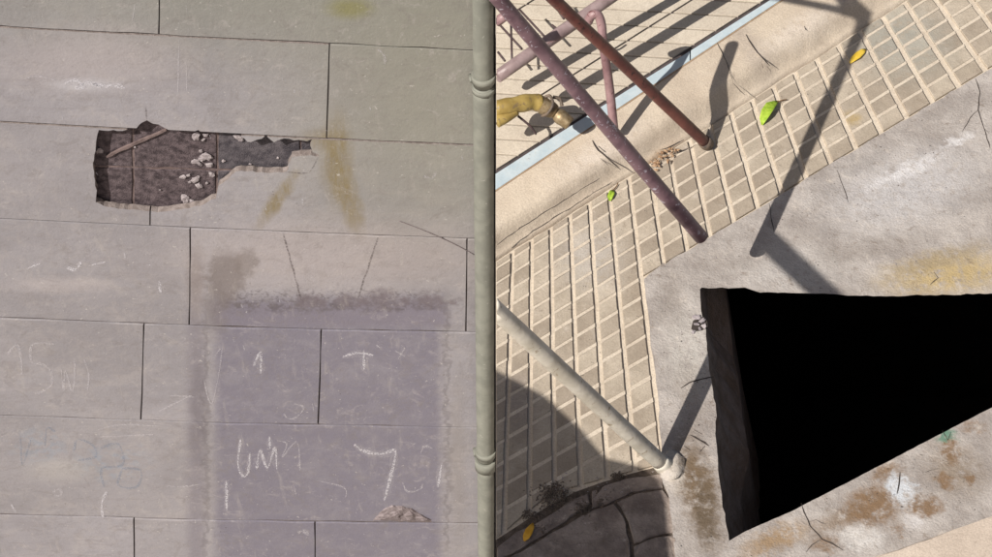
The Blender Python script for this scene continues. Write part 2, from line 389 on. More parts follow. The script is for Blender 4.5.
def tube(name, pts, rad, mat, parent=None, seg=20, wob=0.0, cap=True, flush=None, **props):
    """swept tube through world points (units U); rad a number or list"""
    if flush is None: flush = parent is not None and parent.name.split('.')[0] in ('metal_barrier', 'cream_pipe', 'garden_hose') and name not in ('long_tube', 'top_tube', 'red_brace')
    P_ = [Vector(p) for p in pts]; n = len(P_); R_ = rad if isinstance(rad, (list, tuple)) else [rad]*n
    bm = bmesh.new(); rings = []; ref = Vector((0.3, .2, 1)).normalized()
    for i, p in enumerate(P_):
        d = (P_[min(i+1, n-1)] - P_[max(i-1, 0)]).normalized()
        if i and 'side' in locals(): side_ = side - d*side.dot(d); side = side_.normalized()
        else: side = d.cross(ref).normalized()
        o = d.cross(side)
        ring = []
        for k in range(seg):
            a = 2*math.pi*k/seg; rr = R_[i]*(1+wob*noise.noise(Vector((i*.2, math.cos(a)*1.5, math.sin(a)*1.5))))
            ring.append(bm.verts.new((p + (side*math.cos(a)+o*math.sin(a))*rr)*U))
        rings.append(ring)
    for a, b in zip(rings, rings[1:]):
        for k in range(seg): bm.faces.new((a[k], a[(k+1) % seg], b[(k+1) % seg], b[k]))
    if cap: bm.faces.new(rings[0]); bm.faces.new(rings[-1])
    if flush:                                # ends flush with the terrace edge
        r_ = bmesh.ops.bisect_plane(bm, geom=bm.verts[:]+bm.edges[:]+bm.faces[:], dist=1e-6, plane_co=(.6*U, 0, 0), plane_no=(-1, 0, 0), clear_outer=True)
        be = [q for q in bm.edges if q.is_boundary]
        if be: bmesh.ops.contextual_create(bm, geom=be)
    bmesh.ops.recalc_face_normals(bm, faces=bm.faces)
    me = bpy.data.meshes.new(name); bm.to_mesh(me); bm.free()
    for p in me.polygons: p.use_smooth = len(p.vertices) == 4
    return link(name, me, mat, parent, **props)
def lerp_pts(a, b, n): return [a.lerp(b, i/(n-1)) for i in range(n)]
def smooth_pts(pts, n=6):
    out = []; P_ = [Vector(p) for p in pts]
    for i in range(len(P_)-1):
        p0, p1, p2, p3 = P_[max(i-1, 0)], P_[i], P_[i+1], P_[min(i+2, len(P_)-1)]
        for k in range(n):
            t = k/n; out.append(.5*((2*p1)+(p2-p0)*t+(2*p0-5*p1+4*p2-p3)*t*t+(3*p1-p0-3*p2+p3)*t**3))
    out.append(P_[-1]); return out
WK = 1.3
def ribbon(name, lines, F, mat, parent=None, seed=0, **props):
    """hand-drawn strokes / cracks lying on a surface: lines = [(points px, width px)]"""
    rn = random.Random(seed); bm = bmesh.new()
    for pts, w in lines:
        if name == 'chalk_mark' and len(pts) > 2:
            q = [Vector((p.x, p.y))+Vector((rn.uniform(-.12, .12), rn.uniform(-.12, .12))) for p in smooth_pts([(a_, b_, 0) for a_, b_ in pts], 6)]
        else: q = [Vector(p) for p in rough_line(pts, 5, .5 if name != 'chalk_mark' else .15, closed=False, seed=seed)]
        n = len(q); prev = None
        for i, p in enumerate(q):
            d = (q[min(i+1, n-1)]-q[max(i-1, 0)]).normalized(); s = Vector((-d.y, d.x))
            ww = w*WK*.5*((.8+.3*rn.random()+.35*math.sin(i*.7+seed)) if name == 'chalk_mark' else (.55+.6*rn.random()))*(.35 if i in (0, n-1) else 1)
            a = bm.verts.new(F(*(p+s*ww))*U); b = bm.verts.new(F(*(p-s*ww))*U)
            if prev: bm.faces.new((prev[0], prev[1], b, a))
            prev = (a, b)
    bmesh.ops.recalc_face_normals(bm, faces=bm.faces)
    me = bpy.data.meshes.new(name); bm.to_mesh(me); bm.free()
    return link(name, me, mat, parent, **props)
def lump_mesh(name, r, sx, sy, sz, seed, mat, ico=2, amp=.35):
    bm = bmesh.new(); bmesh.ops.create_icosphere(bm, subdivisions=ico, radius=1)
    for v in bm.verts:
        k = 1+amp*noise.noise(v.co*1.7+Vector((seed*3.1, 0, 0)))+amp*.5*noise.noise(v.co*4+Vector((seed, 2, 0)))
        v.co = Vector((v.co.x*sx, v.co.y*sy, v.co.z*sz))*k*r*U
    me = bpy.data.meshes.new(name); bm.to_mesh(me); bm.free(); me.materials.append(mat); return me

# ================================================================ THE WALL (left)
wall = thing('plastered_wall', 'grey-beige plastered masonry wall with scored block joints, a broken hole and a lilac patch', 'wall')
def yl(pts):
    def f(x):
        for (x0, y0), (x1, y1) in zip(pts, pts[1:]):
            if x <= x1 or (x1, y1) == pts[-1]: return y0+(y1-y0)*(x-x0)/(x1-x0)
        return y1
    return f
C0 = yl([(5, 27), (250, 40), (478, 51)]); C1 = yl([(5, 122), (250, 135.6), (475, 145)])
C2 = yl([(5, 219.3), (249, 230.7), (475, 239)]); C3 = yl([(5, 318), (250, 328.3), (474, 332.6)])
C4 = yl([(5, 415.6), (204, 423), (471, 427.7)]); C5 = yl([(5, 514.7), (250, 521), (470, 523.7)])
CM = [lambda x, k=k: C0(x)-97*k for k in (3, 2, 1)]; CP = [lambda x, k=k: C5(x)+97*k for k in (1, 2)]
courses = [CM[0], CM[1], CM[2], C0, C1, C2, C3, C4, C5, CP[0], CP[1]]
XR = 495.4
def vj(x0, x1): return (x0, x1)
rows = [[(-140, -140), (120, 120), (350, 350)], [(-60, -60), (159, 159), (400, 400)], [(-200, -200), (-30, -30), (159.5, 159)],
        [(-120, -120), (329.5, 326.5)], [(-250, -250), (-80, -80), (151, 150)], [(-20, -20), (190.3, 189.3), (467, 466)],
        [(-160, -160), (144, 141), (321.3, 318.3)], [(-200, -200), (-40, -40)], [(-130, -130), (134, 134), (315, 315)], [(0, 0), (230, 230)]]
HOLE = [(98.9, 129.7), (117, 131), (135, 130), (139.2, 124.6), (146.8, 120.6), (158, 125), (168.2, 130.7), (188.4, 132.2), (198.4, 129.7), (203.5, 132.8),
        (233.7, 133.4), (241, 135.5), (247.6, 141.5), (256.4, 140.7), (265.2, 136.3), (274, 142.3), (284, 139), (306.8, 140.7), (311.3, 139), (310.6, 145.3),
        (313, 151.6), (319.4, 156.6), (306.8, 155.4), (291.2, 156.6), (286.6, 172.5), (262, 172), (236.2, 171.2), (228.7, 179.3), (218.6, 185.6), (215.6, 198.2),
        (203.5, 204.5), (185.8, 208.8), (163.2, 212), (148, 211.3), (128, 209.5), (107.7, 207.8), (95, 202), (96.4, 190.6), (93, 168), (96.4, 142.8)]
HR = rough_line(HOLE, 4, .9, True, 5)
def inside2(p, poly):
    c = False
    for (x1, y1), (x2, y2) in zip(poly, poly[1:]+poly[:1]):
        if (y1 > p[1]) != (y2 > p[1]) and p[0] < (x2-x1)*(p[1]-y1)/(y2-y1)+x1: c = not c
    return c
def wall_block(outline):
    hit = any(inside2(p, HR) for p in rough_line(outline, 6, 0)) 
    pts3 = [W(*p, 0) for p in outline]
    if not hit:
        rj = [W(*p, 0) for p in rough_line(outline, 22, .35, True, int(outline[0][0]*7+outline[0][1]))]
        return slab('wall_block', rj, 7, BK, M['wall'], wall, bevel=.6)
    # cut the ragged hole out of this block: triangulate both outlines, keep what is in the block and out of the hole
    o = outline; n, m = len(o), len(HR)
    v = [Vector(p) for p in o+HR]; e = [(i, (i+1) % n) for i in range(n)]+[(n+i, n+(i+1) % m) for i in range(m)]
    r_ = delaunay_2d_cdt(v, e, [], 0, 1e-4); V, F = r_[0], r_[2]
    keep = []
    for f in F:
        c = sum((V[i] for i in f), Vector((0, 0)))/len(f)
        if inside2(c, o) and not inside2(c, HR): keep.append(f)
    bm = bmesh.new(); bv = [bm.verts.new(W(p.x, p.y, 0)) for p in V]
    for f in keep: bm.faces.new([bv[i] for i in f])
    bmesh.ops.delete(bm, geom=[q for q in bm.verts if not q.link_faces], context='VERTS')
    bmesh.ops.recalc_face_normals(bm, faces=bm.faces)
    if bm.faces[:][0].normal.y > 0: bmesh.ops.reverse_faces(bm, faces=bm.faces)
    be = [q for q in bm.edges if q.is_boundary]
    ex = bmesh.ops.extrude_edge_only(bm, edges=be)
    for q in ex['geom']:
        if isinstance(q, bmesh.types.BMVert): q.co.y += 9
    me = bpy.data.meshes.new('wall_block')
    for f in bm.faces:
        if abs(f.normal.y) < .5: f.material_index = 1
    for q in bm.verts: q.co *= U
    bm.normal_update()
    for f in bm.faces: f.material_index = 0 if abs(f.normal.y) > .5 else 1
    bm.to_mesh(me); bm.free(); me.materials.append(M['wall']); me.materials.append(M['edge'])
    return link('wall_block', me, None, wall)
gp = .7; gh = .95
for i, row in enumerate(rows):
    top, bot = courses[i], courses[i+1]
    js = row + [(XR, XR)]
    if i == 5: js = row + [(XR, XR)]
    for (a0, a1), (b0, b1) in zip(js, js[1:]):
        r0 = XR if b0 == XR else b0-gp; r1 = XR if b0 == XR else b1-gp
        wall_block([(a0+gp, top(a0)+gh), ((a0+b0)/2, top((a0+b0)/2)+gh), (r0, top(b0)+gh), (r1, bot(b1)-gh), ((a1+b1)/2, bot((a1+b1)/2)-gh), (a1+gp, bot(a1)-gh)])
# mortar bed behind the plaster, open at the hole
inn = [(p[0]+(p[0]-205)*.02, p[1]+(p[1]-165)*.06) for p in HOLE]
cdt_mesh('joint_bed', [(-300, -330), (XR, -330), (XR, 800), (-300, 800)], inn, lambda p: W(p.x, p.y, -2.6), M['joint'], skirt=22, skirtv=BK, parent=wall)
# dark masonry seen in the hole
mcol = [88, 133, 217, 300, 330]
mrow = [112, 166.5, 206.5, 222]
for r0, r1 in zip(mrow, mrow[1:]):
    for c0, c1 in zip(mcol, mcol[1:]):
        if r0 == 112 and c0 == 88: s0 = 1.4
        s0 = 1.1
        q = [(c0+s0, r0+s0+(c0-88)*.028), (c1-s0, r0+s0+(c1-88)*.028), (c1-s0+.6, r1-s0+(c1-88)*.028), (c0+s0+.6, r1-s0+(c0-88)*.028)]
        slab('masonry_block', [W(*p, -12+random.uniform(-.6, .6)) for p in rough_line(q, 9, .7, True, int(c0+r0))], 6, BK, M['masonry'] if c0 < 210 else M['masonry_shaded'], wall, bevel=.8)
slab('mortar_bed', [W(*p, -13.3) for p in ((70, 100), (340, 100), (340, 235), (70, 235))], 5, BK, M['mortar'], wall)
slab('wood_lath', [W(*p, -9.4) for p in rough_line([(106, 156.5), (120, 149.4), (142, 139.6), (166, 129.6), (166.6, 131), (145, 141.3), (122, 151), (107, 158)], 5, .45)], 3, BK, M['mortar'], wall)
cm = [lump_mesh('plaster_chip', 4.4, 1.15, .35, .8, k, M['chip'], amp=.7) for k in range(5)]
for k, (x, y, s) in enumerate(((196, 136.5, 1.3), (206, 135.2, .7), (239, 137.3, 1.3), (99, 150.5, 1.0), (195, 161.5, 1.1), (206, 156, 1.5), (209.8, 165, 1.0),
                              (223.5, 161, .55), (183.5, 177, .9), (194.7, 180, 1.15), (211.6, 174.3, .95), (199, 185.6, 1.0), (185.5, 198.7, 1.5), (207, 183, .5),
                              (278, 158, .4), (250, 164, .4), (201, 151, .6), (202, 159, 1.0), (199, 163.5, .8), (188, 175.5, .6), (198, 177.5, .6), (190, 182, .5), (191, 201, .8), (203, 140, .5), (241, 140, .7), (135, 147, .35), (160, 190, .3))):
    o = link('plaster_chip', cm[k % 5], None, wall); o.location = W(x, y, -10.6)*U; o.rotation_euler = (0, random.uniform(0, 6), 0)
    o.scale = (s*(.75 if k == 3 else 1), s, s*(1.5 if k == 3 else 1))
    for p in o.data.polygons: p.use_smooth = False
# spalled lump of render at the foot of the patch
def spall(px, name='spalled_render'):
    bm = bmesh.new(); n = 16; ctr = None; N = 7
    cx, cy = sum(p[0] for p in px)/len(px), sum(p[1] for p in px)/len(px)
    rings = []
    for j in range(N):
        k = 1-j/N; rings.append([])
        for i, p in enumerate(px):
            x, y = cx+(p[0]-cx)*k, cy+(p[1]-cy)*k
            h = 4.5*(1-k*k)**.5 * (1+.7*noise.noise(Vector((x*.13, y*.13, 3)))) + (2*noise.noise(Vector((x*.35, y*.35, 9))) if j else -.5)
            rings[-1].append(bm.verts.new(W(x, y, h)*U))
    m = len(px)
    for a, b in zip(rings, rings[1:]):
        for i in range(m): bm.faces.new((a[i], a[(i+1) % m], b[(i+1) % m], b[i]))
    bm.faces.new(rings[-1]); bmesh.ops.recalc_face_normals(bm, faces=bm.faces)
    me = bpy.data.meshes.new(name); bm.to_mesh(me); bm.free()
    return link(name, me, M['edge_dark'], wall)
M['edge_dark'] = plain('spalled_plaster', L(.17, .14, .145), L(.28, .24, .25), 60, bump=.004)
spall(rough_line([(372, 521), (378, 513), (384, 508), (392, 505), (402, 505.5), (412, 508), (420, 513), (432, 520), (433, 522.5), (400, 522)], 5, .8, True, 3))
# joins that are only scratches, and the chalk writing
WF = lambda x, y: W(x, y, .5)
ribbon('slanting_crack', [([(283, 233), (292, 266), (301, 300)], 1.4)], WF, M['pencil'], wall, 1)
ribbon('slanting_crack', [([(378, 237), (368, 268), (357, 300)], 1.4)], WF, M['pencil'], wall, 2)
ribbon('slanting_crack', [([(145.5, 106), (146.3, 120)], 1.3)], WF, M['pencil'], wall, 3)
ribbon('slanting_crack', [([(318, 157), (314, 165), (309, 173)], 1.6), ([(286, 172), (300, 173.5), (309, 173)], .9)], WF, M['pencil'], wall, 4)
tube('dangling_wire', smooth_pts([W(399, 221, 1), W(425, 231, 2), (W(452, 243, 2)), W(474, 254.5, 1)]), .5, M['edge_dark'], wall, seg=6)
def z7(l): return [(x/2.452, 330+y/2.452) for x, y in l]
def z8(l): return [(250+x/2.98, 370+y/2.98) for x, y in l]
def z6(l): return [(250+x/3.48, 230+y/3.48) for x, y in l]
def z1(l): return [(x/3.968, y/3.968) for x, y in l]
def z5(l): return [(x/3.968, 210+y/3.968) for x, y in l]
WF2 = lambda x, y: W(x, y, .32)
def ch(lines, m='chalk', s=0):
    ribbon('chalk_mark', lines, WF, M[m], wall, s)
    if m == 'chalk' and s < 20:
        for q, w in lines: ribbon('chalk_smear', [(q, w*3.4)], WF2, M['smear'], wall, s)
ch([(z7([(18, 60), (42, 36), (52, 70), (54, 112)]), 1.6)], 'faint_chalk', 1)                          # 1
ch([(z7([(132, 34), (80, 36), (78, 78), (105, 84), (126, 104), (124, 138), (92, 156)]), 1.6)], 'faint_chalk', 2)   # 5
ch([(z7([(150, 92), (156, 150), (160, 100), (178, 150), (184, 76), (183, 140)]), 1.1), (z7([(206, 70), (218, 110), (214, 152)]), 1.1)], 'faint_chalk', 3)
ch([(z6([(12, 475), (36, 428), (38, 500)]), 2.0)], 'chalk', 4)                                       # 1
ch([(z6([(396, 418), (398, 486)]), 2.0), (z6([(322, 442), (372, 428), (430, 436)]), 1.5), (z6([(440, 400), (452, 410)]), 2)], 'chalk', 5)
ch([(z6([(505, 420), (540, 440)]), 1.2), (z6([(540, 410), (515, 452)]), 1.2)], 'faint_chalk', 6)
ch([(z7([(590, 268), (584, 330), (596, 358), (608, 350), (613, 300)]), 1.5)], 'chalk', 7)             # U
ch([(z8([(20, 296), (30, 238), (52, 292), (74, 232), (80, 296)]), 1.6), (z8([(58, 196), (60, 236)]), 1.6)], 'chalk', 8)  # M
ch([(z8([(310, 222), (340, 242), (392, 250), (432, 242), (424, 300), (400, 390)]), 2.1), (z8([(340, 236), (352, 246)]), 3)], 'chalk', 9)   # 7
ch([(z8([(545, 235), (522, 226), (508, 248)]), 1.4), (z8([(455, 335), (470, 362), (505, 356), (516, 340)]), 1.4)], 'faint_chalk', 10)
ch([(z8([(572, 278), (560, 350)]), 1.8)], 'chalk', 11)
ch([(z7([(555, 368), (556, 442)]), 1.8)], 'chalk', 12)
ch([(z7([(262, 396), (250, 425), (252, 458)]), 1.6)], 'chalk', 13)
ch([(z7([(28, 428), (38, 446)]), 2.6)], 'chalk', 14)
ch([(z7([(400, 382), (450, 384), (492, 378)]), 1.0), (z7([(240, 245), (300, 232), (390, 236)]), .9), (z7([(245, 262), (380, 256)]), .9)], 'faint_chalk', 15)
ch([(z1([(258, 332), (300, 318), (335, 345), (300, 350), (350, 330), (400, 348), (372, 330), (430, 345)]), 2.0), (z1([(425, 338), (470, 340), (497, 354)]), 2.6)], 'chalk', 16)
ch([(z1([(100, 312), (150, 302), (220, 318)]), 1.3), (z1([(290, 318), (330, 308)]), 1.2)], 'faint_chalk', 17)
ch([(z5([(110, 232), (160, 212)]), 1.6), (z5([(265, 228), (300, 236), (322, 206)]), 2), (z5([(350, 222), (420, 206)]), 1)], 'chalk', 18)
ch([(z5([(495, 170), (496, 194)]), 1.6), (z5([(582, 216), (600, 218)]), 1.4), (z5([(632, 282), (638, 328)]), 2.2)], 'chalk', 19)
ch([(z8([(100, 130), (115, 145), (140, 140), (160, 112), (130, 100)]), 1.2), (z8([(186, 100), (190, 122)]), 1.4)], 'faint_chalk', 20)
ch([([(378, 49), (384, 56), (385, 64)], 1.8), ([(416, 51), (418, 55)], 1)], 'faint_chalk', 21)
ch([([(186, 5), (187, 13)], 1.4), ([(135, 4), (132, 22)], 1), ([(179, 40), (178, 95)], .8), ([(186, 62), (187, 92)], .9)], 'faint_chalk', 22)
ch([(z8([(80, 210), (110, 220), (96, 260), (140, 215), (150, 300)]), 1), (z8([(130, 340), (138, 375)]), 1.3), (z8([(200, 330), (280, 350), (285, 380)]), 1)], 'faint_chalk', 23)
ch([(z7([(500, 120), (520, 180), (545, 50), (530, 60)]), 1), (z7([(390, 200), (430, 180), (470, 160)]), 1.2), (z7([(410, 160), (480, 165)]), .9)], 'faint_chalk', 24)
ch([(z7([(135, 250), (115, 240), (110, 285)]), 1.4), (z7([(50, 260), (55, 330), (75, 270)]), 1.2), (z7([(180, 300), (190, 270), (225, 280), (235, 310), (190, 320)]), 1.6),
    (z7([(245, 290), (290, 280), (300, 330), (250, 340), (255, 385)]), 1.6), (z7([(300, 340), (345, 345), (335, 385), (290, 380), (300, 340)]), 1.6)], 'blue_chalk', 25)
ch([([(498+0-60, 140), (440, 146)], .8), ([(424, 176), (432, 178), (436, 172)], 1.6), ([(393, 238), (397, 244)], 1)], 'faint_chalk', 26)
ch([([(53, 492), (60, 489), (61, 495), (54, 496)], 1.8), ([(298, 533), (303, 531), (309, 535)], 2.4)], 'faint_chalk', 27)
ch([([(x+random.uniform(-1, 1), y), (x+.6, y+random.uniform(1.5, 5))], random.uniform(.8, 1.8)) for x, y in
    ((152, 60), (137, 53), (153, 79), (159, 94), (146, 100), (157, 114), (122, 123), (294, 89), (370, 107), (341, 125), (116, 218), (302, 199), (266, 207), (336, 195),
     (260, 296), (242, 304), (246, 311), (85, 298), (223, 254), (462, 156), (479, 150), (282, 78), (17, 106), (62, 117), (210, 135), (244, 345), (262, 262), (280, 300))], 'chalk', 28)
ch([([(x, y), (x+random.uniform(-7, 7), y+random.uniform(-4, 8))], random.uniform(.5, 1.1)) for x, y in
    [(random.uniform(5, 465), random.uniform(5, 550)) for _ in range(120)]], 'faint_chalk', 29)
ribbon('dark_speck', [([(x, y), (x+random.uniform(.5, 2), y+random.uniform(-1, 1))], random.uniform(1, 2.2)) for x, y in
    ((259.5, 336), (296, 204), (427, 267), (272, 195), (220, 532), (225, 528), (238, 535), (340, 394), (176, 498), (50, 440), (250, 353), (272, 192))], WF, M['pencil'], wall, 31)
# ragged damp fringe drips on the patch top are in the plaster colour
# wall body behind, running on out of frame
box('wall_core', (-1400, YW+24, -1500), (-1.5, YW+140, 430), M['joint'], wall)
for lo, hi in (((-1400, YW+1, -1500), (W(-252, 300).x, YW+23.9, 430)),):
    box('plain_render', lo, hi, M['render'], wall)

# drain pipe in front of the wall's right edge
dp = thing('drain_pipe', 'green-grey painted drain pipe running down the right edge of the plastered wall', 'pipe')
def pipe_pt(y): return W(484.6, y, 13)
pr = [(pipe_pt(y)) for y in (-120, 60, 79)]
X0 = pipe_pt(278).x; YP = YW-13; zz = lambda y: W(484.6, y, 13).z
def vpipe(name, y0, y1, r, n=10):
    return tube(name, lerp_pts(Vector((X0, YP, zz(y0))), Vector((X0, YP, zz(y1))), n), r, M['pipe'], dp, seg=32, wob=.03)
vpipe('pipe_section', -250, 84, 11.9, 24); vpipe('pipe_section', 84, 460, 12.4, 40); vpipe('pipe_section', 460, 720, 12.0, 24)
vpipe('collar', 74, 80, 14.0, 3); vpipe('collar', 86, 90, 13.6, 3)
vpipe('collar', 449.5, 454, 14.6, 3); vpipe('collar', 458, 467, 15.0, 3)
tube('wall_clamp', [Vector((X0-13, YP, zz(82))), Vector((X0-14.5, YP+6, zz(82))), Vector((X0-15, YW, zz(83)))], 2.6, M['pipe'], dp, seg=8)
tube('wall_clamp', [Vector((X0-14, YP, zz(456))), Vector((X0-15, YP+6, zz(456))), Vector((X0-15.5, YW, zz(456)))], 2.6, M['pipe'], dp, seg=8)

# ================================================================ THE PAVEMENT (right)
H = [[17.4679053674271, -10.134625096137551, 510.8357417223165], [-13.882154229998774, 10.75510365766523, 305.02355337706166], [-0.005089827238055901, -0.018850752229803563, 1.0]]
def hg(a, b):
    w = [r_[0]*a+r_[1]*b+r_[2] for r_ in H]; return (w[0]/w[2], w[1]/w[2])
PIT_HOLE = [(700, 289), (702, 287.5), (735, 288), (745, 287.5), (752, 290), (760, 292.5), (790, 293), (806, 293.3), (815, 293.6), (824, 293.4), (830, 294), (834, 294), (838, 294.5), (841, 294.8),
            (880, 296), (930, 295), (985, 294), (1012, 294), (1012, 397), (985, 411), (930, 439.5), (880, 465.5), (830, 491.5), (790, 512), (745, 531.5), (729, 541),
            (722, 500), (718, 470), (716, 440), (716, 410), (712, 385), (707, 350), (706, 330), (701, 310)]
shift = {}
def hole_bottom(i, p):
    """world offset (dx,dy,depth) of the under edge below each outline point"""
    if i <= 7: return (6 if i > 1 else 30, 62, 40)
    if i <= 17: return (0, 62, 40)
    if i <= 25: return (10, -50, 40)
    return (30, -6, 90) if i < 29 else (40, 10, 90)
box_px = [(495, -260), (1200, -260), (1200, 700), (495, 700)]
def g2(p, z=0): q = G(p[0], p[1], z); return (q.x, q.y)
hole2 = [g2(p, 2) for p in PIT_HOLE]
# terrace ground to the horizon on the right, with the pit's shaft open
far = 60000
outer = [(0, -far), (far, -far), (far, far), (0, far)]
edge_all = [g2(p) for p in box_px]; edge_all = [(max(.0, x)+(.5 if x < 1 else 0), y) for x, y in edge_all]
cdt_mesh('terrace_ground', outer, edge_all, lambda p: Vector((p[0], p[1], -5.2)), M['far'], kind='structure')
# grout bed under the tiles
gb = [g2(p) for p in ((495.9, -262), (1202, -262), (1202, 702), (495.9, 702))]
pavement = cdt_mesh('pavement', gb, [g2(p, 2) for p in [(696, 283), (1018, 288), (1018, 402), (726, 550)]] , lambda p: Vector((p[0], p[1], -2.3)), M['grout'], kind='structure')
# wait-free: the notch lies inside the rim, cut it from the bed too
bpy.data.objects.remove(pavement)
pavement = cdt_mesh('pavement', gb, [g2(p, 2) for p in [(694, 283), (764, 283), (850, 286), (1018, 288), (1018, 402), (728, 556)]], lambda p: Vector((p[0], p[1], -2.3)), M['grout'], kind='structure')
# side of the terrace along the gap
box('terrace_side', (0.0, -4000, -1300), (1.2, 4000, -2.6), M['render'], kind='structure')
box('lower_yard', (-60000, -60000, -1320), (60000, 60000, -1300), M['yard'], kind='structure')

# pads of the diamond paving: individual tiles
ULINE = ((510, 251), (882, 15))
def above_u(p):   # signed distance: >0 means on the kerb side
    (x0, y0), (x1, y1) = ULINE; return (y0+(y1-y0)*(p[0]-x0)/(x1-x0)) - p[1]
LLINE = ((500, 536), (550, 494), (616, 476), (664, 464))
def low_y(x):
    L_ = LLINE
    for (x0, y0), (x1, y1) in zip(L_, L_[1:]):
        if x <= x1 or (x1, y1) == L_[-1]: return y0+(y1-y0)*(x-x0)/(x1-x0)
def clip(poly, fn):
    out = []
    for a, b in zip(poly, poly[1:]+poly[:1]):
        fa, fb = fn(a), fn(b)
        if fa >= 0: out.append(a)
        if (fa >= 0) != (fb >= 0):
            t = fa/(fa-fb); out.append((a[0]+(b[0]-a[0])*t, a[1]+(b[1]-a[1])*t))
    return out
pads = []
for a in range(-2, 32):
    for b in range(-16, 14):
        if b >= 3 and a >= 6: continue
        ga, gb_ = .105, .085
        q = [hg(a+ga, b+gb_), hg(a+1-ga, b+gb_), hg(a+1-ga, b+1-gb_), hg(a+ga, b+1-gb_)]
        cx = sum(p[0] for p in q)/4; cy = sum(p[1] for p in q)/4
        if cx > 1190 or cy < -60 or cx < 480 or cy > 560: continue
        q = clip(q, lambda p: -above_u(p)-2.0)
        q = clip(q, lambda p: low_y(p[0])-p[1]-1.5) if q else q
        q = clip(q, lambda p: p[0]-496.2) if q else q
        if len(q) < 3 or abs(area2(q)) < 50: continue
        area = abs(area2(q))
        pads.append((q, 0 <= cy and cx <= 992))
bm = bmesh.new()
for a in range(-2, 32):
    for b in range(-16, 14):
        if b > 3 and a >= 6 or (b == 3 and a >= 6): continue
        q = [hg(a+.1, b-.1), hg(a+.9, b-.1), hg(a+.9, b+.1), hg(a+.1, b+.1)]
        cx = sum(p[0] for p in q)/4; cy = sum(p[1] for p in q)/4
        if cx > 1150 or cy < -60 or cx < 480 or cy > 560: continue
        q = clip(q, lambda p: -above_u(p)-2.0)
        q = clip(q, lambda p: low_y(p[0])-p[1]-1.5) if q else q
        q = clip(q, lambda p: p[0]-496.2) if q else q
        if len(q) < 3: continue
        bm.faces.new([bm.verts.new(G(x, y, -.35+.3*noise.noise(Vector((x*.2, y*.2, 0))))*U) for x, y in q])
me = bpy.data.meshes.new('mortar_joint'); bm.to_mesh(me); bm.free(); link('mortar_joint', me, M['grout'], pavement, kind='stuff')
pads.sort(key=lambda t: -abs(area2(t[0]))*(100 if t[1] else 1))
for k, (q, vis) in enumerate(pads[:300]):
    z = random.uniform(-.35, .35); q = [(x+random.uniform(-.25, .25), y+random.uniform(-.25, .25)) for x, y in q]
    slab('paving_tile', [G(x, y, z+0.2) for x, y in q], 3.2, DN, M['pad'], pavement, bevel=.55)
if len(pads) > 300:
    bm = bmesh.new()
    for q, vis in pads[300:]:
        bm.faces.new([bm.verts.new(G(x, y, 0)*U) for x, y in q])
    me = bpy.data.meshes.new('paving_tile'); bm.to_mesh(me); bm.free(); link('paving_tiles_far', me, M['pad'], pavement, kind='stuff')
print('pads', len(pads), sum(1 for p in pads if p[1]))

# raised kerb strip between the paving and the pale slabs
def strip(p0, s, x0, x1, dx=0): return [(x0, p0+s*x0), (x1, p0+s*x1)]
def yblue_lo(x): return 188-.6655*(x-499)        # lower edge of blue strip
def yblue_hi(x): return 173.5-.6316*(x-499)
def yu(x): return 251-.6344*(x-510)
KZ = 22.0
ku = [(x, yu(x)+.5) for x in range(495, 1000, 12)]
kt = [(x, yblue_lo(x-3)+8) for x in range(495, 1000, 24)]
kerb = None
def grid_sheet(name, f, nu, nv, mat, parent=None, smooth=True, **props):
    bm = bmesh.new(); g = [[bm.verts.new(f(i/nu, j/nv)*U) for j in range(nv+1)] for i in range(nu+1)]
    for i in range(nu):
        for j in range(nv): bm.faces.new((g[i][j], g[i+1][j], g[i+1][j+1], g[i][j+1]))
    bmesh.ops.recalc_face_normals(bm, faces=bm.faces)
    me = bpy.data.meshes.new(name); bm.to_mesh(me); bm.free()
    return link(name, me, mat, parent, smooth=smooth, **props)
def kerb_f(u, v):
    x = 495.6 + u*560
    # cross section: foot at the paving, short worn slope, broad nearly flat top, back edge by the blue strip
    wob = 1.6*noise.noise(Vector((x*.03, 0, 0)))+.8*noise.noise(Vector((x*.15, 3, 0)))
    y0, y1 = yu(x)+1.2+wob, yblue_lo(x)-.3
    prof = [(0, -2), (.02, 0.4), (.12, 3), (.2, 7), (.36, KZ*.72), (.46, KZ*.9), (.58, KZ*.97), (.97, KZ), (1, KZ)]
    for (a, za), (b, zb) in zip(prof, prof[1:]):
        if v <= b: z = za+(zb-za)*(v-a)/(b-a); break
    z += .6*noise.noise(Vector((x*.05, v*3, 1)))*(1 if .05 < v < .95 else 0)
    return G(x, y0+(y1-y0)*v, z)
kerb = grid_sheet('kerb', kerb_f, 110, 26, M['kerb'], kind='structure')
# kerb groove and blue strip
blue = thing('steel_edge_strip', 'pale blue painted steel strip laid along the top of the kerb', 'edging')
bx = lambda f, z: [G(x, f(x), z) for x in (495.6, 620, 740, 860, 1050)]
def band(name, f0, f1, z, depth, mat, parent, bevel=.5, x0=495.6, x1=1050, **k):
    a = [G(x0+(x1-x0)*i/6, f0(x0+(x1-x0)*i/6), z) for i in range(7)]; b = [G(x0+(x1-x0)*i/6, f1(x0+(x1-x0)*i/6), z) for i in range(7)]
    return slab(name, a+b[::-1], depth, DN, mat, parent, bevel=bevel, **k)
band('strip_plate', lambda x: yblue_lo(x)-.6, lambda x: yblue_hi(x)-2.2, KZ+1.2, 8, M['blue'], blue, x1=690)
band('strip_plate', lambda x: yblue_lo(x)-.6, lambda x: yblue_hi(x)-2.2, KZ+1.3, 8, M['blue'], blue, x0=691, x1=1050)
band('rusty_lip', lambda x: yblue_lo(x)+1.2, lambda x: yblue_lo(x)-.4, KZ+.6, 8, M['rust_line'], blue, bevel=0)
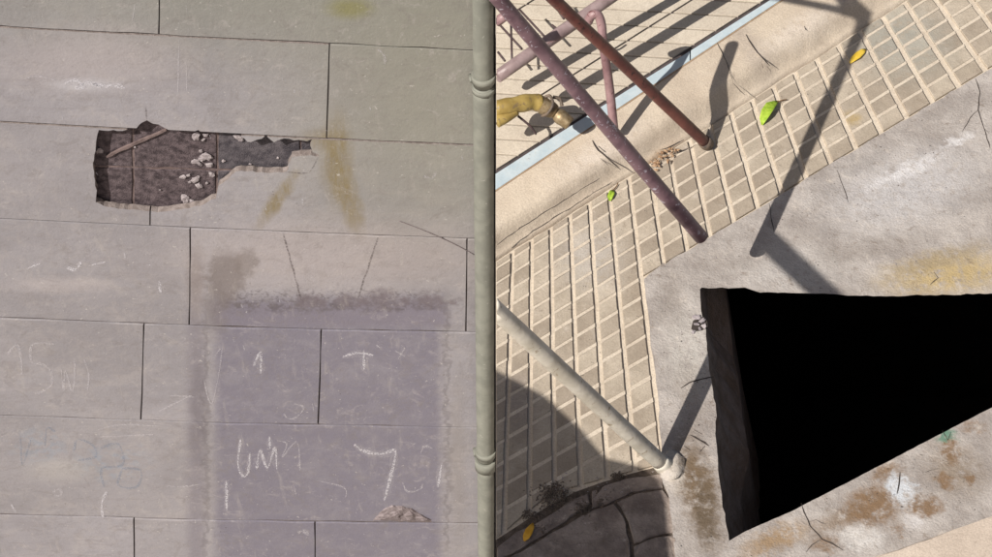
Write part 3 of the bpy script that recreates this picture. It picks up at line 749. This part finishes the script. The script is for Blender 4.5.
# upper slabs
upper = band('upper_pavement', lambda x: yblue_hi(x)-2.2, lambda x: yblue_hi(x)-420, KZ-3.5, 6, M['slab_joint'], None, bevel=0, kind='structure', x0=495.9, x1=1200)
def slab_y(k, x): return 53+15.2*k+.06*(x-585)      # gently falling joints
offs = [5.6, 52, 101, 152, 204]                        # joints parallel to the kerb, px above the blue strip
for j in range(len(offs)-1):
    for k in range(-26, 12):
        def corner(kk, off, g1, g2_):
            # intersection of falling joint kk with the kerb-parallel joint at offset off
            # y = 173.5-.6316(x-499)-off ; y = 53+15.2kk+.06(x-585)
            o = off+g2_; yk = 53+15.2*kk+g1
            x = (173.5+.6316*499-o-yk+.06*585)/(.6316+.06); return (x, yk+.06*(x-585))
        g1 = .7; gg = .9 if j else .9
        q = [corner(k, offs[j], g1, gg), corner(k, offs[j+1], g1, -gg), corner(k+1, offs[j+1], -g1, -gg), corner(k+1, offs[j], -g1, gg)]
        q = clip(q, lambda p: p[0]-496.2); 
        if len(q) < 3: continue
        q = clip(q, lambda p: p[1]+200)
        if len(q) < 3 or abs(area2(q)) < 60 or min(p[0] for p in q) > 830: continue
        z = KZ-1+random.uniform(-.25, .25)
        slab('paving_slab', [G(x, y, z) for x, y in q], 2.2, DN, M['slab'], upper, bevel=.35)

# flagstones in the shade, lower left
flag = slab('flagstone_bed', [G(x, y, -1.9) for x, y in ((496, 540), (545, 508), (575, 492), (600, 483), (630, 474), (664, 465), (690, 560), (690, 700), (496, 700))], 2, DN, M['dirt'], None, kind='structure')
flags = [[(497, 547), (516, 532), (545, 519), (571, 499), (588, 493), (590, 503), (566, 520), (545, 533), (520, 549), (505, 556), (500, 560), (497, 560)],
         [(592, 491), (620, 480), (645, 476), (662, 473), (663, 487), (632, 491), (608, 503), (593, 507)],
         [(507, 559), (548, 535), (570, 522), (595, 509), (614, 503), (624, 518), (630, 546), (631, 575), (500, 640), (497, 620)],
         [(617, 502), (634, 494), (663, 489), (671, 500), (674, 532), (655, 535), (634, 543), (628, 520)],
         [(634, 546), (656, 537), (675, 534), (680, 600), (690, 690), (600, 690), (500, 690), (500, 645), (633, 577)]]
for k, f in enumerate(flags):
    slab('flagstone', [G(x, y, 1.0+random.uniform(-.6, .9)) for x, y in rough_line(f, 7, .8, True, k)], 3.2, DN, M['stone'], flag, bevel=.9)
# pale kerb at the lower right
lowk = [(860, 562), (900, 548.5), (940, 534), (987, 518), (1060, 492), (1200, 445), (1200, 700), (700, 700), (760, 610)]
slab('lower_kerb', [G(x, y, 5) for x, y in rough_line(lowk, 14, .6, True, 9)], 9, DN, M['kerb_low'], None, bevel=1.5, kind='structure')

# ================================================================ THE PIT
pit = thing('concrete_pit', 'open dark pit sunk in the pavement inside a stained cracked concrete rim', 'pit')
b3 = [hg(a, 3) for a in range(27, 6, -1)]
rim_px = [(1200, -60)] + [(x, y) for x, y in b3 if x < 1160] + [(664, 262.5), (649, 273), (645, 279), (648, 314), (651.5, 345), (655, 372), (658.5, 400), (661, 440), (661, 462), (662, 482), (669, 494), (673, 530), (676, 560), (690, 700),
          (752, 624), (850, 566), (900, 549.5), (940, 535), (987, 519), (1060, 493), (1200, 446)]
rr = rough_line(rim_px, 8, .9, True, 11)
rr = [p for p in rr if p[0] > 600]
hole_r = []
hidx = []
for i, p in enumerate(PIT_HOLE):
    q = PIT_HOLE[(i+1) % len(PIT_HOLE)]; l = math.dist(p, q); k = max(1, int(l/6)); am = .25 if 17 < i < 25 or i in (7, 8, 12) else .8
    for j in range(k):
        t = j/k; o = random.uniform(-am, am) if j else 0
        hole_r.append((p[0]+(q[0]-p[0])*t-(q[1]-p[1])/l*o, p[1]+(q[1]-p[1])*t+(q[0]-p[0])/l*o)); hidx.append((i, (i+1) % len(PIT_HOLE), t))
RZ = 1.8
rim = cdt_mesh('rim', [g2(p, RZ) for p in rr], [g2(p, RZ) for p in hole_r], lambda p: Vector((p[0], p[1], RZ)), M['rim'], skirt=4.5, parent=pit, outer_only=True)
# inner faces flaring out under the rim
bm = bmesh.new(); tops = []; bots = []
for (x, y), (i, j, t) in zip(hole_r, hidx):
    a = Vector(hole_bottom(i, None)); b = Vector(hole_bottom(j, None)); o = a.lerp(b, t)
    w = G(x, y, RZ); dd = o.z; tops.append(w - Vector((0, 0, .05)))
    mid = w + Vector((o.x*.3, o.y*.5, -dd*.45)) + Vector((noise.noise(Vector((x*.07, y*.07, 0)))*7, noise.noise(Vector((x*.07, y*.07, 5)))*5, 0))
    bots.append((mid, w+Vector((o.x, o.y, -dd))))
R0 = [bm.verts.new(p*U) for p in tops]; R1 = [bm.verts.new(p[0]*U) for p in bots]; R2 = [bm.verts.new(p[1]*U) for p in bots]
R3 = [bm.verts.new((p[1]+Vector((42+noise.noise(p[1]*.02)*14, 0, -230) if hidx[k][0] >= 25 else (0, 0, -1)))*U) for k, p in enumerate(bots)]
n = len(R0)
for A_, B_ in ((R0, R1), (R1, R2), (R2, R3)):
    for i in range(n): bm.faces.new((A_[i], A_[(i+1) % n], B_[(i+1) % n], B_[i]))
bmesh.ops.recalc_face_normals(bm, faces=bm.faces)
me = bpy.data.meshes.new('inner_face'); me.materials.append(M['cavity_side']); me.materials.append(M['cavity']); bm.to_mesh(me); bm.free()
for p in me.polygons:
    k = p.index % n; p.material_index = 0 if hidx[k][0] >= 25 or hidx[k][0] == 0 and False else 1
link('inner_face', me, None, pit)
bot2 = [(p[1].x, p[1].y) for p in bots]
# chamber: roof just under the bed (reaching down at the sides), walls and floor deep and near-black to hold the pit's shade
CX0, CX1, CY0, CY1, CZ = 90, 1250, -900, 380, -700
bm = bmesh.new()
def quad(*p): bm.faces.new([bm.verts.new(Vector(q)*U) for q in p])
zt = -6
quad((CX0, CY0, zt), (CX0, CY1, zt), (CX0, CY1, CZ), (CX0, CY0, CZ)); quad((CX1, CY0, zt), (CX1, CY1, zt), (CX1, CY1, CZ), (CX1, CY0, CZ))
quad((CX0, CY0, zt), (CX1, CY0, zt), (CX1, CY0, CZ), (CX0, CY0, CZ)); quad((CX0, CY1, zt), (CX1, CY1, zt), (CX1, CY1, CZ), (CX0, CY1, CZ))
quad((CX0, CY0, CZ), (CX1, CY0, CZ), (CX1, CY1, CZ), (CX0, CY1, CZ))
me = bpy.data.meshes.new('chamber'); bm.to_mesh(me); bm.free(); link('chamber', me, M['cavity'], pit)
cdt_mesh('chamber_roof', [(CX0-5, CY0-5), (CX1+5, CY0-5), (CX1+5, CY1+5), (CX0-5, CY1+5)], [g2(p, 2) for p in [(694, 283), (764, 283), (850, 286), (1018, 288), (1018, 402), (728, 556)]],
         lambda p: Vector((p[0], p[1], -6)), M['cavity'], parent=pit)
GF = lambda x, y: G(x, y, RZ+.35)
WK = .85
def cr(l, s):
    for k, q in enumerate(l): ribbon('crack', [q], GF, M['crack'], pit, s+k*100)
cr([([(769, 203), (771, 216), (774, 232)], 1.0)], 41)
cr([([(837, 170), (843, 186), (848, 202)], .9)], 42)
cr([([(978, 110), (970, 118), (962, 132)], .7), ([(984, 128), (989, 133)], .8), ([(822, 539), (812, 545), (806, 552)], .9), ([(808, 522), (816, 520), (826, 524)], .7)], 144)
cr([([(975, 78), (980, 92), (978, 110), (984, 128), (990, 148)], 1.3)], 43)
cr([([(801, 503), (804, 512), (810, 526), (822, 539), (832, 543), (843, 550)], 1.9)], 45)
cr([([(681, 388), (690, 382), (702, 379), (714, 377)], 1.5)], 46)
cr([([(900, 472), (899, 484), (897, 494)], 2.0)], 47)
cr([([(690, 435), (700, 440), (709, 446)], 2.4), ([(700, 452), (705, 446)], 3), ([(684, 446), (690, 450)], 2), ([(678, 470), (682, 474)], 2), ([(694, 430), (702, 434)], 2)], 49)
cr([([(942, 430), (948, 440), (951, 432)], 1.2), ([(925, 472), (940, 468)], .5)], 50)
cr([([(930, 285), (938, 278), (934, 272)], 1.3)], 51)
# chipped socket in the rim, left of the pit
slab('broken_socket', [G(x, y, RZ+.4) for x, y in rough_line([(691, 329), (693, 321), (697, 318), (702, 317), (707, 320), (708, 327), (703, 330), (697, 331)], 3, .5)], 1.5, DN, M['crack'], pit)
for k, (x, y, s) in enumerate(((697, 324, .6), (702, 321, .8), (704, 326, .6), (697, 317, .8), (693, 332, .5), (700, 329, .45))):
    o = link('mortar_crumb', cm[k % 5], None, pit); o.location = G(x, y, RZ+1)*U; o.scale = (s, s, s); o.rotation_euler = (1.2, 0, k)

WK = 1.0
# kerb cracks and holes
KF = lambda x, y: kerb_at(x, y)
def kerb_at(x, y):
    y0, y1 = yu(x)+1.2, yblue_lo(x)-.3; v = min(.95, max(.3, (y0-y)/(y0-y1)))
    return kerb_f((x-495.6)/560, v) + Vector((0, 0, .8)) if False else G(x, y, (KZ if v > .5 else KZ*.9)+.9)
def kc(l, s):
    for k, q in enumerate(l): ribbon('crack', [q], KF, M['crack'], kerb, s+k*100)
kc([([(592, 140), (598, 150), (603, 154), (612, 162), (621, 170)], 1.5), ([(598, 146), (605, 152)], 1.6), ([(578+22, 158), (609, 166)], .6)], 61)
kc([([(746, 34), (752, 45), (757, 52), (763, 58), (770, 66)], 1.2), ([(804, 26), (806, 30)], 2), ([(762, 64), (763, 68)], 1.6)], 62)
kc([([(716, 40), (722, 52), (728, 66), (733, 82)], .8), ([(733, 83), (745, 95)], .8)], 63)
kc([([(497, 245), (520, 228), (560, 203), (600, 178)], .9), ([(660, 150), (672, 146), (684, 140)], 1.2)], 64)

# ================================================================ RAILING, PIPES, HOSE
bar = thing('metal_barrier', 'leaning barrier of purple, brown-red and faded pink tubes above the kerb', 'barrier')
K = G(701, 237, 92)
cands = []
def img(X):
    v = X-CAM; k = DIST/v.dot(FW); return (496+k*v.dot(RT), 278.5-k*v.dot(UP))
# the off-frame corner: on the sight line of the tube, and on the sun ray of its shadow corner
best = None
for h in range(500, 1100, 5):
    X = CST(866, 18, h); x, y = img(X); e = abs(x-(703-198*(240-y)/232))
    if best is None or e < best[0]: best = (e, h, X)
print('corner', best, img(best[2]))
CN = best[2]
tube('long_tube', lerp_pts(K, CN, 30), [7.0-.9*i/29 for i in range(30)], M['purple'], bar, seg=24, wob=.02)
def at(x, y, h): return G(x, y, h)
a1 = CST(700, -4, 700); tube('top_tube', lerp_pts(CN, CST(640, -26, best[1]-30), 6), 4.6, M['purple'], bar, seg=14)
tube('top_tube', lerp_pts(CN, CST(815, -50, best[1]+10), 6), 8.6, M['purple'], bar, seg=14)
fo = G(708, 145, 1.5); tp = G(560, 5, 268); tube('red_brace', lerp_pts(fo, fo+(tp-fo)*1.35, 24), [6.0]*24, M['red'], bar, seg=22, wob=.03)
tube('foot_ferrule', lerp_pts(fo, fo+(tp-fo)*.03, 3), 7.2, M['darkmetal'], bar, seg=18)
def seg2(x0, y0, h0, x1, y1, h1, ext0=0, ext1=0):
    a, b = G(x0, y0, h0), G(x1, y1, h1); d = b-a; return a-d*ext0, b+d*ext1
a, b = seg2(497, 77, 114, 577, 21, 126, 0, 1.1)
tube('cross_rail', lerp_pts(a, b, 10), 6.6, M['pinkgrey'], bar, seg=20, wob=.02)
a, b = seg2(497, 77, 62, 577, 21, 77, 0, 1.1)
tube('cross_rail', lerp_pts(a, b, 10), 5.6, M['pinkgrey'], bar, seg=20)  # unseen lower rail, added behind the first to cast a second shadow band
tube('bent_stay', smooth_pts([G(588, 22, 150), G(592, 15, 160), G(598, 15, 160), G(601.5, 25, 150), G(603, 42, 135), G(606, 62, 110), G(610, 92, 75), G(614, 130, 36)], 5), 4.7, M['mauve'], bar, seg=16)
tube('side_stub', lerp_pts(G(497, 22, 190), G(506, 15, 200), 3), 5, M['mauve'], bar, seg=12)
for pts in ([(519, 9), (545, 37)], [(549, -3), (564, 19)], [(499, 24), (522, 49)], [(511, 24), (512, 60)], [(498, 52), (505, 61)]):
    (x0, y0), (x1, y1) = pts; tube('wire', lerp_pts(G(x0, y0, 60), G(x1, y1, 60), 4), 1.25, M['wire'], bar, seg=8)
ring = [G(561+7.5*math.cos(t)*.9, 24+3.5*math.sin(t)+2, 99) for t in (2.6, 2.2, 1.6, 1.0, .5)]
tube('wire', smooth_pts([G(552, 25, 106), G(557, 28.5, 107), G(563, 28, 107), G(570, 23.5, 107)]), 1.3, M['wire'], bar, seg=8)

wp = thing('cream_pipe', 'worn cream painted steel pipe leaning from the rim corner below the dark pit', 'pipe')
fo = G(661, 463, 7); tp = G(499, 313, 292)
tube('tube', lerp_pts(fo, fo+(tp-fo)*1.5, 40), 7.8, M['white'], wp, seg=26, wob=.03)
tube('foot_collar', lerp_pts(fo-(tp-fo)*.03, fo+(tp-fo)*.015, 4), [9.0, 8.9, 8.4, 7.8], M['white'], wp, seg=20, wob=.12)
o = link('mortar_lump', lump_mesh('mortar_lump', 13, 1.1, 1.5, .4, 4, M['rim'], 3), None, wp, smooth=True); o.location = G(672, 466, 1)*U

hs = thing('garden_hose', 'yellow hose end with a brass and dark metal coupling hanging under the cross rail', 'hose')
hp = [G(470, 110, 75), G(499, 108, 75), G(515, 105, 74), G(530, 102, 70), G(540, 103, 66)]
tube('hose', smooth_pts(hp, 5), [8.8+.5*math.sin(i*1.1) for i in range(21)], M['hose'], hs, seg=20)
tube('hose', smooth_pts([G(496, 122, 66), G(505, 117, 68), G(515, 110, 70)], 4), 6.5, M['hose'], hs, seg=16)
cp = [G(538, 103, 66), G(546, 107, 63), G(555, 112, 58), G(562, 118, 54), G(570, 124, 50)]
tube('coupling', smooth_pts(cp[:3], 4), [8.6, 9.4, 8.6, 9.4, 8.6, 9.4, 8.8, 8, 7.2], M['brass'], hs, seg=16)
tube('nozzle', smooth_pts(cp[2:], 4), [5.8, 5.8, 7.4, 8.2, 8.2, 7.6, 7.6, 7.2, 6.8], M['brass'], hs, seg=16)
tube('clamp', smooth_pts([G(545, 97, 72), G(550, 96, 74), G(553, 104, 72), G(548, 113, 66), G(542, 116, 60)]), 1.6, M['darkmetal'], hs, seg=8)
tube('trigger', smooth_pts([G(553, 97, 70), G(560, 99, 68), G(562, 106, 63)]), 1.9, M['darkmetal'], hs, seg=8)
tube('trigger', smooth_pts([G(518, 116, 60), G(530, 126, 50), G(536, 134, 40)]), 1.3, M['wire'], hs, seg=8)

# ================================================================ LEAVES AND DEBRIS
def leaf(px, tilt, mat, label, name='fallen_leaf', z=1.0, curl=6, stem=None):
    """px = centre line from base to tip with half widths"""
    t = thing(name, label, 'leaf') if stem else None
    bm = bmesh.new(); prev = None; m = len(px)
    for i, (x, y, w) in enumerate(px):
        x2, y2, _ = px[min(i+1, m-1)]; x1, y1, _ = px[max(i-1, 0)]; d = Vector((x2-x1, y2-y1)).normalized(); s = Vector((-d.y, d.x))
        zz_ = z + curl*math.sin(math.pi*i/(m-1))*.7
        row_ = [bm.verts.new(G(x+s.x*w*k, y+s.y*w*k, zz_+(abs(k)*tilt*w))*U) for k in (-1, -.5, 0, .5, 1)]
        if prev:
            for k in range(4): bm.faces.new((prev[k], prev[k+1], row_[k+1], row_[k]))
        prev = row_
    bmesh.ops.recalc_face_normals(bm, faces=bm.faces)
    me = bpy.data.meshes.new(name); bm.to_mesh(me); bm.free()
    if stem:
        o = link('blade', me, mat, t, smooth=True)
        tube('stem', smooth_pts([G(x, y, z+1.2) for x, y in stem], 3), .55, M['leaf_brown'], t, seg=6)
    else:
        o = link(name, me, mat, smooth=True); o['label'] = label; o['category'] = 'leaf'
    md = o.modifiers.new('thickness', 'SOLIDIFY'); md.thickness = .0006
    return o
leaf([(762, 125, .8), (763, 119, 3.6), (766, 112, 5), (770, 106, 5), (775, 103, 2.6), (779, 101, .6)], .35, M['leaf_green'], 'bright green curled leaf lying on the tiles right of the red tube foot', curl=9, stem=[(777, 102), (783, 100), (787, 99.5)])
leaf([(610, 201, .8), (610, 197, 2.6), (612, 192, 3), (614, 190, 1)], .3, M['leaf_green'], 'small yellow-green leaf scrap left of the long purple tube', curl=4, stem=[(613, 190), (616, 187), (618, 183)])
leaf([(850, 63, .8), (853, 59, 2.6), (858, 55, 3.4), (863, 51, 2.6), (866, 49, .6)], .15, M['leaf_yellow'], 'flat yellow leaf beside the bend of the thin shadow, top right', curl=2)
leaf([(524, 541, .8), (526, 537, 3.4), (529, 531, 4), (532, 526, 2.6), (533, 523, .6)], .2, M['leaf_orange'], 'orange-yellow leaf at the lower left among dirt and tiles', curl=4)
# dead leaf litter by the kerb and in the broken tiles
def over_pit(x, y): return inside2((x, y), PIT_HOLE)
def litter(name, centres, n, label, mat, size=2.2, seed=3, cat='litter', z=0.8):
    rn = random.Random(seed); bm = bmesh.new()
    for _ in range(n):
        cx, cy, rx, ry = rn.choice(centres); x = rn.gauss(cx, rx*.5); y = rn.gauss(cy, ry*.5)
        if x < 497 or over_pit(x, y): continue
        c = G(x, y, z+rn.uniform(0, 1.2)); s = size*rn.uniform(.3, 1.1)
        a = rn.uniform(0, 6.28); u_ = Vector((math.cos(a), math.sin(a), rn.uniform(-.4, .4)))*s; v_ = Vector((-math.sin(a), math.cos(a), rn.uniform(-.5, .5)))*s*rn.uniform(.25, .6)
        up = Vector((0, 0, s*.35))
        q = [bm.verts.new(p*U) for p in (c-u_, c+v_, c+u_, c-v_, c+up)]
        for k in range(4): bm.faces.new((q[k], q[(k+1) % 4], q[4]))
    me = bpy.data.meshes.new(name); bm.to_mesh(me); bm.free()
    return link(name, me, mat, kind='stuff', label=label, category=cat)
litter('leaf_litter', [(664, 157, 12, 6), (672, 150, 8, 4), (655, 163, 6, 4)], 60, 'dry brown leaf bits caught between kerb and tiles left of the red tube foot', plain('dry_leaf', L(.42, .28, .17), L(.24, .14, .08), 80), 3.2, 3, z=3)
litter('soil_debris', [(549, 500, 7, 14), (555, 488, 10, 6), (541, 520, 7, 12), (565, 497, 14, 8), (582, 508, 9, 9), (604, 492, 12, 6), (618, 477, 8, 5), (600, 497, 5, 8), (530, 515, 8, 5), (555, 495, 22, 10)], 1500,
       'dark soil and rotten leaves spilling from the broken tile edge at the lower left', M['dirt'], 1.7, 5, z=.3)
litter('grit', [(600, 320, 120, 160), (800, 110, 160, 80), (860, 220, 120, 60), (690, 440, 30, 90), (900, 480, 90, 50), (600, 190, 120, 60)], 420,
       'scattered dark grit on the paving and concrete', M['crack'], .85, 8, z=1.9)
litter('mortar_crumbs', [(600, 490, 50, 12), (700, 330, 30, 60), (820, 270, 60, 30), (560, 480, 30, 12)], 90,
       'pale mortar crumbs scattered by the pit and the broken tiles', M['chip'], 1.3, 9, z=1.6)

# ================================================================ SHADE CASTER (unseen, added to shade the lower-left paving)
caster = thing('shade_caster', 'unseen sheet added high on the left to shade the lower corner of the paving', 'shade_caster')
HA = 690
sh = [(380, 300), (500, 372), (545, 396), (580, 428), (606, 458), (640, 466), (660, 480), (666, 500), (672, 560), (676, 700), (380, 900)]
slab('caster_sheet', [CST(x, y, HA) for x, y in sh], 2, DN, M['caster_sheet'], caster)
tube('shadow_bar', [CST(768, 240, 850), CST(826, 294, 935), CST(880, 350, 1010), CST(1045, 400, 1150), CST(1060, 640, 1020), CST(800, 700, 850), CST(672, 690, HA+6)],
     10.5, M['wire'], caster, seg=14)  # unseen bent bar, added to cast the kinked shadow beside the pit
tube('caster_arm', [CST(660, 690, HA+6), CST(660, 690, HA+6)+Vector((0, -900, 0))], 6, M['wire'], caster, seg=10)
tube('caster_arm', [CST(460, 690, HA+6), CST(460, 690, HA+6)+Vector((0, -900, 0))], 6, M['wire'], caster, seg=10)
